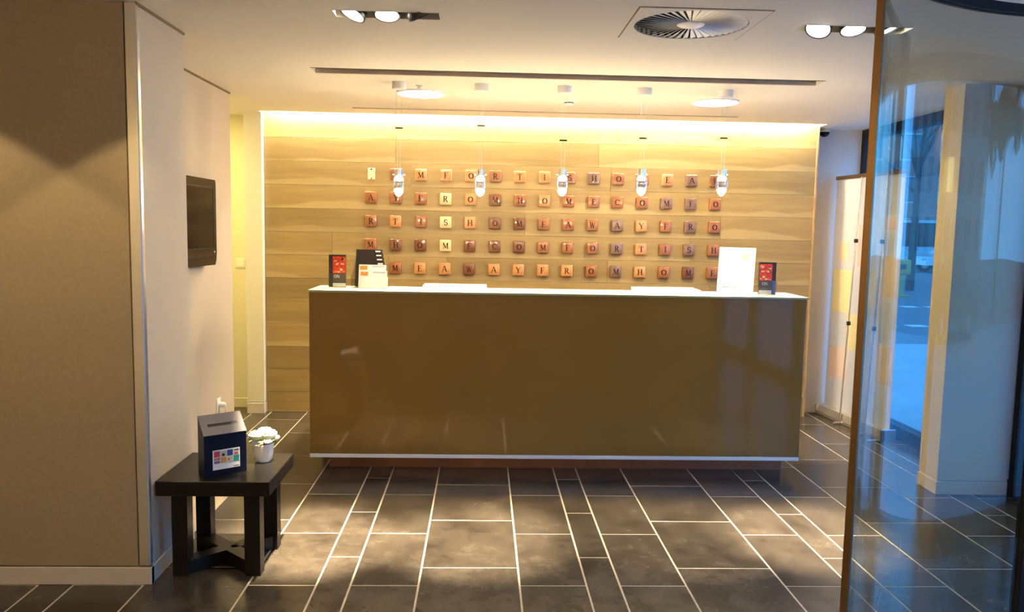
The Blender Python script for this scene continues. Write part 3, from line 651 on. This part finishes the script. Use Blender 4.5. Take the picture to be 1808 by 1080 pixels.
# tiers from back to front: black headed brochures behind, white ones in front
for k in range(4):
    y = .090-.030*k; top = .250-.026*k; sh = -.030+.0125*k
    rk = Matrix.Rotation(math.radians(-12), 3, 'X')
    b = MB().box(-.090, .085, -.004, .004, 0, top-.004).build('black_brochure', M['black_print'], st); b.location = (sh, y, .004); b.rotation_euler = (math.radians(-10), 0, 0)
    MB().box(.040, .074, -.0052, -.004, top-.020, top-.012).build('header_text', M['paper'], b)
for k in range(3):
    y = -.022-.018*k; top = .150-.038*k; sh = .014+.011*k
    b = MB().box(-.085, .092, -.004, .004, 0, top).build('white_brochure', M['paper'], st); b.location = (sh, y, .004); b.rotation_euler = (math.radians(-10), 0, 0)
    if k < 2:
        MB().box(-.078, -.030, -.0052, -.004, top-.034, top-.008).build('hand_picture', M['orange_print'], b)
        MB().box(.0, .085, -.0052, -.004, top-.012, top-.010).build('header_line', M['grey_print'], b)

ns = thing('notice_stand', 'tall white notice sheet in a slanted clear stand near the counter right', 'notice', (1.655, 5.16, DT), math.radians(-24))
RT = Matrix.Rotation(math.radians(-15), 3, 'X')
MB().box(-.118, .118, -.0015, .0015, 0, .320, rot=RT).box(-.118, .118, -.002, .10, 0, .003).build('acrylic_stand', M['acrylic'], ns)
sheet = MB().box(-.116, .116, -.0035, -.0017, .004, .316, rot=RT).build('sheet', M['paper'], ns)
for (a, b, c, d, m) in ((.030, .075, .235, .272, 'yellow_print'), (-.060, -.035, .228, .238, 'yellow_print'), (-.085, .010, .046, .049, 'black_print'), (.035, .070, .043, .046, 'pale_print')):
    MB().box(a, b, -.0042, -.0034, c, d, rot=RT).build('print', M[m], sheet)

# ------------------------------------------------------------------ roller banner by the window, seen from its back
A = Vector((3.045, 6.84)); B = Vector((3.150, 5.91)); dv = (A-B); ln = dv.length; rz = math.atan2(dv.y, dv.x)
bn = thing('roller_banner', 'wide pale roller banner seen from behind, standing before the street window', 'banner', (B.x, B.y, 0), rz)   # local +x runs away from the camera
def banner_mat():
    m = mat('banner_cloth', (.80, .74, .66), .7)
    nt = m.node_tree; b = nt.nodes['Principled BSDF']
    b.inputs['Transmission Weight'].default_value = 0
    out = [n for n in nt.nodes if n.type == 'OUTPUT_MATERIAL'][0]
    tl = nt.nodes.new('ShaderNodeBsdfTranslucent'); tl.inputs[0].default_value = (.80, .72, .62, 1); mx = nt.nodes.new('ShaderNodeMixShader'); mx.inputs[0].default_value = .35
    nt.links.new(b.outputs[0], mx.inputs[1]); nt.links.new(tl.outputs[0], mx.inputs[2]); nt.links.new(mx.outputs[0], out.inputs[0]); return m
M['cloth'] = banner_mat()
M['patch_y'] = mat('banner_yellow', (.74, .66, .36), .7); M['patch_p'] = mat('banner_pink', (.76, .58, .49), .7); M['patch_o'] = mat('banner_orange', (.78, .60, .40), .7)
cl = MB().box(0, ln, -.0015, .0015, .085, 2.045).build('banner_sheet', M['cloth'], bn)
for (a, b, c, d, m) in ((.62, .90, .92, 1.28, 'patch_y'), (.02, .20, 1.10, 1.42, 'patch_o'), (.42, .56, 1.32, 1.66, 'patch_p'), (.40, .66, .62, .92, 'patch_y'), (.62, .90, .35, .62, 'patch_p'), (.02, .22, .42, .72, 'patch_o'), (.30, .42, 1.0, 1.3, 'patch_y'), (.70, .84, 1.36, 1.52, 'patch_o'), (.05, .22, 1.62, 1.72, 'patch_p')):
    MB().box(a, b, .0014, .0024, c, d).build('colour_patch', M[m], cl)
# interior side is local +y
MB().box(-.005, ln+.005, -.012, .014, 2.045, 2.075, bev=.004).build('top_bar', M['bronze'], bn)
MB().prism([(-.045, .004), (.075, .004), (.078, .03), (.055, .082), (-.02, .088), (-.048, .06)], 'x', 0, ln).build('base_cassette', M['trim'], bn, smooth=False)
MB().box(-.012, .002, -.05, .08, .0, .092, bev=.004).box(ln-.002, ln+.012, -.05, .08, .0, .092, bev=.004).build('end_cap', M['steel'], bn)
MB().box(.0, .03, .07, .17, 0, .012, bev=.003).build('foot', M['steel'], bn)
for i, px in enumerate((.545, .19)):
    pole = MB().cyl((px, .085, .02), (px, .018, 2.05), .0065, n=10).build('pole', M['steel'], bn, smooth=True)
    MB().box(px-.012, px+.012, .06, .14, 0, .02, bev=.003).build('pole_foot', M['steel'], pole)
    for z in (.85, 1.53):
        yy = .085-(.067)*(z-.02)/2.03
        MB().cyl((px, yy, z-.016), (px, yy, z+.016), .016, n=12).build('clip', M['black'], pole, smooth=True)

# ------------------------------------------------------------------ the street outside
GZ = -.12
M['pave'] = mat('pale_paving', (.42, .44, .44), .55, vary=(1.5, .15)); M['road'] = mat('asphalt', (.11, .13, .15), .6, vary=(2, .2)); M['mark'] = mat('road_paint', (.75, .78, .78), .5)
M['carwhite'] = mat('white_car_paint', (.72, .74, .76), .2, coat=.5); M['carblue'] = mat('pale_blue_van_paint', (.42, .55, .62), .25, coat=.5); M['cardark'] = mat('dark_car_paint', (.05, .05, .07), .2, coat=.5)
M['carglass'] = mat('car_window', (.02, .03, .04), .06); M['rubber'] = mat('tyre_rubber', (.012, .012, .012), .7); M['tail'] = emis('tail_light_glow', (1, .08, .04), 3.0); M['litwin'] = emis('lit_window', (1, .72, .28), 1.6)
M['yellow'] = mat('yellow_enamel', (.42, .36, .06), .4); M['bark'] = mat('bark', (.05, .045, .04), .8, vary=(12, .3)); M['brick'] = mat('red_brick_wall', (.22, .10, .09), .8, vary=(3, .25)); M['stone'] = mat('pale_stone_wall', (.40, .38, .34), .8, vary=(1, .12)); M['winx'] = mat('dark_window_pane', (.03, .05, .08), .08); M['foliage'] = mat('dark_foliage', (.035, .055, .03), .7, vary=(2, .4))
struct(MB().box(XW+.05, 14, -40, 12.2, GZ-.2, GZ).build('pavement', M['pave']))
road = struct(MB().box(XW+.05, 60, 12.2, 46, GZ-.25, GZ-.03).box(14, 60, -40, 12.2, GZ-.25, GZ-.03).build('road', M['road']))
for yy, s in ((18.9, .538), (14.9, .548)):
    for k in range(12):
        xx = yy*s + (k-6)*.62
        MB().box(xx, xx+.36, yy-.14+.10*(k-6)*0, yy+.14, GZ-.031, GZ-.022).build('road_stripe', M['mark'], road)
def car(loc, rz, paint, lb, L=4.3, H=1.45, van=False, tail=False):
    t = thing('van' if van else 'car', lb, 'van' if van else 'car', loc, rz)
    h = L/2
    if van: body = [(-h, .35), (-h+.05, .95), (-h+.45, 1.10), (-h+.95, H-.05), (-h+1.2, H), (h-.08, H), (h, H-.15), (h, .35)]
    else: body = [(-h, .35), (-h+.02, .62), (-h+.15, .74), (-h+1.05, .88), (-h+1.75, H-.04), (-h+2.2, H), (h-1.15, H-.03), (h-.45, .98), (h-.08, .90), (h, .60), (h, .35)]
    MB().prism(body, 'y', -.86, .86).build('body', paint, t)
    if van: win = [(-h+.58, 1.15), (-h+1.0, H-.14), (h-.5, H-.14), (h-.5, 1.15)]
    else: win = [(-h+1.22, .92), (-h+1.80, H-.12), (h-1.2, H-.12), (h-.62, .96)]
    MB().prism(win, 'y', -.875, .875).build('side_windows', M['carglass'], t)
    for x in (-h+.85, h-.8):
        for y in (-.84, .84):
            w = MB().cyl((0, -.10, 0), (0, .10, 0), .33, n=20).build('wheel', M['rubber'], t, smooth=True); w.location = (x, y*.95, .33)
            MB().cyl((0, -.105, 0), (0, .105, 0), .19, n=14).build('hubcap', M['steel'], w, smooth=True)
    for y in (-.65, .65):
        MB().box(h-.03, h+.02, y-.12, y+.12, .66, .80, bev=.01).build('tail_light', M['tail'] if tail else M['crimson'], t)
        MB().box(-h-.02, -h+.06, y-.14, y+.14, .58, .70, bev=.01).build('headlight', M['pale_print'], t)
    return t
car((22.6, 37.0, GZ-.03), 0, M['carwhite'], 'white car parked across the street, half hidden by the pillar')
car((22.2, 41.0, GZ-.03), 0, M['carblue'], 'pale blue van standing behind the white car across the street', 4.9, 2.5, True)
car((13.6, -1.4, GZ-.03), 1.5708, M['cardark'], 'dark car with lit red tail lights on the street right', tail=True)
pb = thing('parking_meter', 'olive yellow parking meter on the pavement outside the back window', 'parking meter', (11.75, 22.0, GZ-.03))
MB().cyl((0, 0, 0), (0, 0, .70), .10, n=14).box(-.20, .20, -.20, .20, 0, .05, bev=.01).build('post', M['yellow'], pb, smooth=True)
MB().box(-.26, .24, -.13, .13, .62, 1.05, bev=.06, seg=3).build('meter_head', M['yellow'], pb, smooth=True)
MB().box(-.10, .08, -.138, -.128, .78, .92).build('meter_window', M['winx'], pb)
def tree(loc, h, r, lb, crown):
    t = thing('street_tree', lb, 'tree', loc)
    rnd = random.Random(int(loc[1]*10)); mb = MB().cyl((0, 0, 0), (.06, 0, h*.55), r, r*.6, n=12)
    for k in range(14):
        a = rnd.uniform(0, 2*PI); z0 = h*rnd.uniform(.38, .6); z1 = z0+h*rnd.uniform(.15, .42); q = h*rnd.uniform(.08, .24)
        mb.cyl((.04, 0, z0), (q*math.cos(a), q*math.sin(a), z1), r*.35, r*.08, n=7)
    mb.build('trunk', M['bark'], t, smooth=True)
    if crown:
        mb = MB()
        for k in range(90):
            a = rnd.uniform(0, 2*PI); q = h*.27*math.sqrt(rnd.random()); z = h*rnd.uniform(.48, 1.0)
            b = bmesh.new(); bmesh.ops.create_icosphere(b, subdivisions=1, radius=h*rnd.uniform(.03, .075)); 
            for v in b.verts: v.co *= rnd.uniform(.7, 1.25)
            mb._join(b, None, (q*math.cos(a), q*math.sin(a), z))
        o = mb.build('crown', M['foliage'], t); o['kind'] = 'stuff'
tree((13.4, 24.5, GZ-.03), 7.5, .13, 'bare dark tree trunk standing on the street outside the back window', False)
tree((15.0, -6.5, GZ-.03), 7.0, .16, 'dark leafy street tree across the road on the right', True)
def building(loc, sx_, sy, h, wall, lb, nx, nz, lit=(), face='y'):
    t = thing('building', lb, 'building', loc)
    MB().box(-sx_/2, sx_/2, -sy/2, sy/2, 0, h).build('walls', wall, t)
    MB().box(-sx_/2-.25, sx_/2+.25, -sy/2-.25, sy/2+.25, h, h+.35).build('cornice', M['stone'], t)
    wl = sx_ if face == 'y' else sy
    for i in range(nx):
        for k in range(nz):
            u = -wl/2+(i+.5)*wl/nx; z = 1.1+k*(h-1.2)/nz; w = wl/nx*.26; hh = (h-1.2)/nz*.58
            if face == 'y':
                f = MB().box(u-w-.08, u+w+.08, -sy/2-.06, -sy/2+.02, z-.08, z+hh+.08).build('window', M['stone'], t); g = MB().box(u-w, u+w, -sy/2-.08, -sy/2-.05, z, z+hh)
            else:
                f = MB().box(-sx_/2-.06, -sx_/2+.02, u-w-.08, u+w+.08, z-.08, z+hh+.08).build('window', M['stone'], t); g = MB().box(-sx_/2-.08, -sx_/2-.05, u-w, u+w, z, z+hh)
            g.build('pane', M['litwin'] if (i, k) in lit else M['winx'], f)
    return t
building((33, 60, GZ), 26, 8, 16, M['brick'], 'red brick building far across the street with one lit window', 9, 5, lit=((4, 2), (5, 2)))
building((36, -2, GZ), 8, 22, 10, M['stone'], 'pale stone building across the street on the right with a lit window', 8, 4, lit=((3, 1),), face='x')
fn = thing('iron_railing', 'black iron railing along the far pavement behind the parked cars', 'railing', (22, 46, GZ))
mb = MB().box(-6, 6, -.03, .03, 1.15, 1.2).build('top_rail', M['darkmetal'], fn); MB().box(-6, 6, -.03, .03, .12, .17).build('bottom_rail', M['darkmetal'], fn)
b0 = None
for k in range(60):
    x = -5.9+k*.2
    if b0 is None: b0 = MB().box(-.02, .02, -.02, .02, 0, 1.32).build('baluster', M['darkmetal'], fn); b0.location = (x, 0, 0)
    else: mesh_copy(b0, fn, (x, 0, 0))
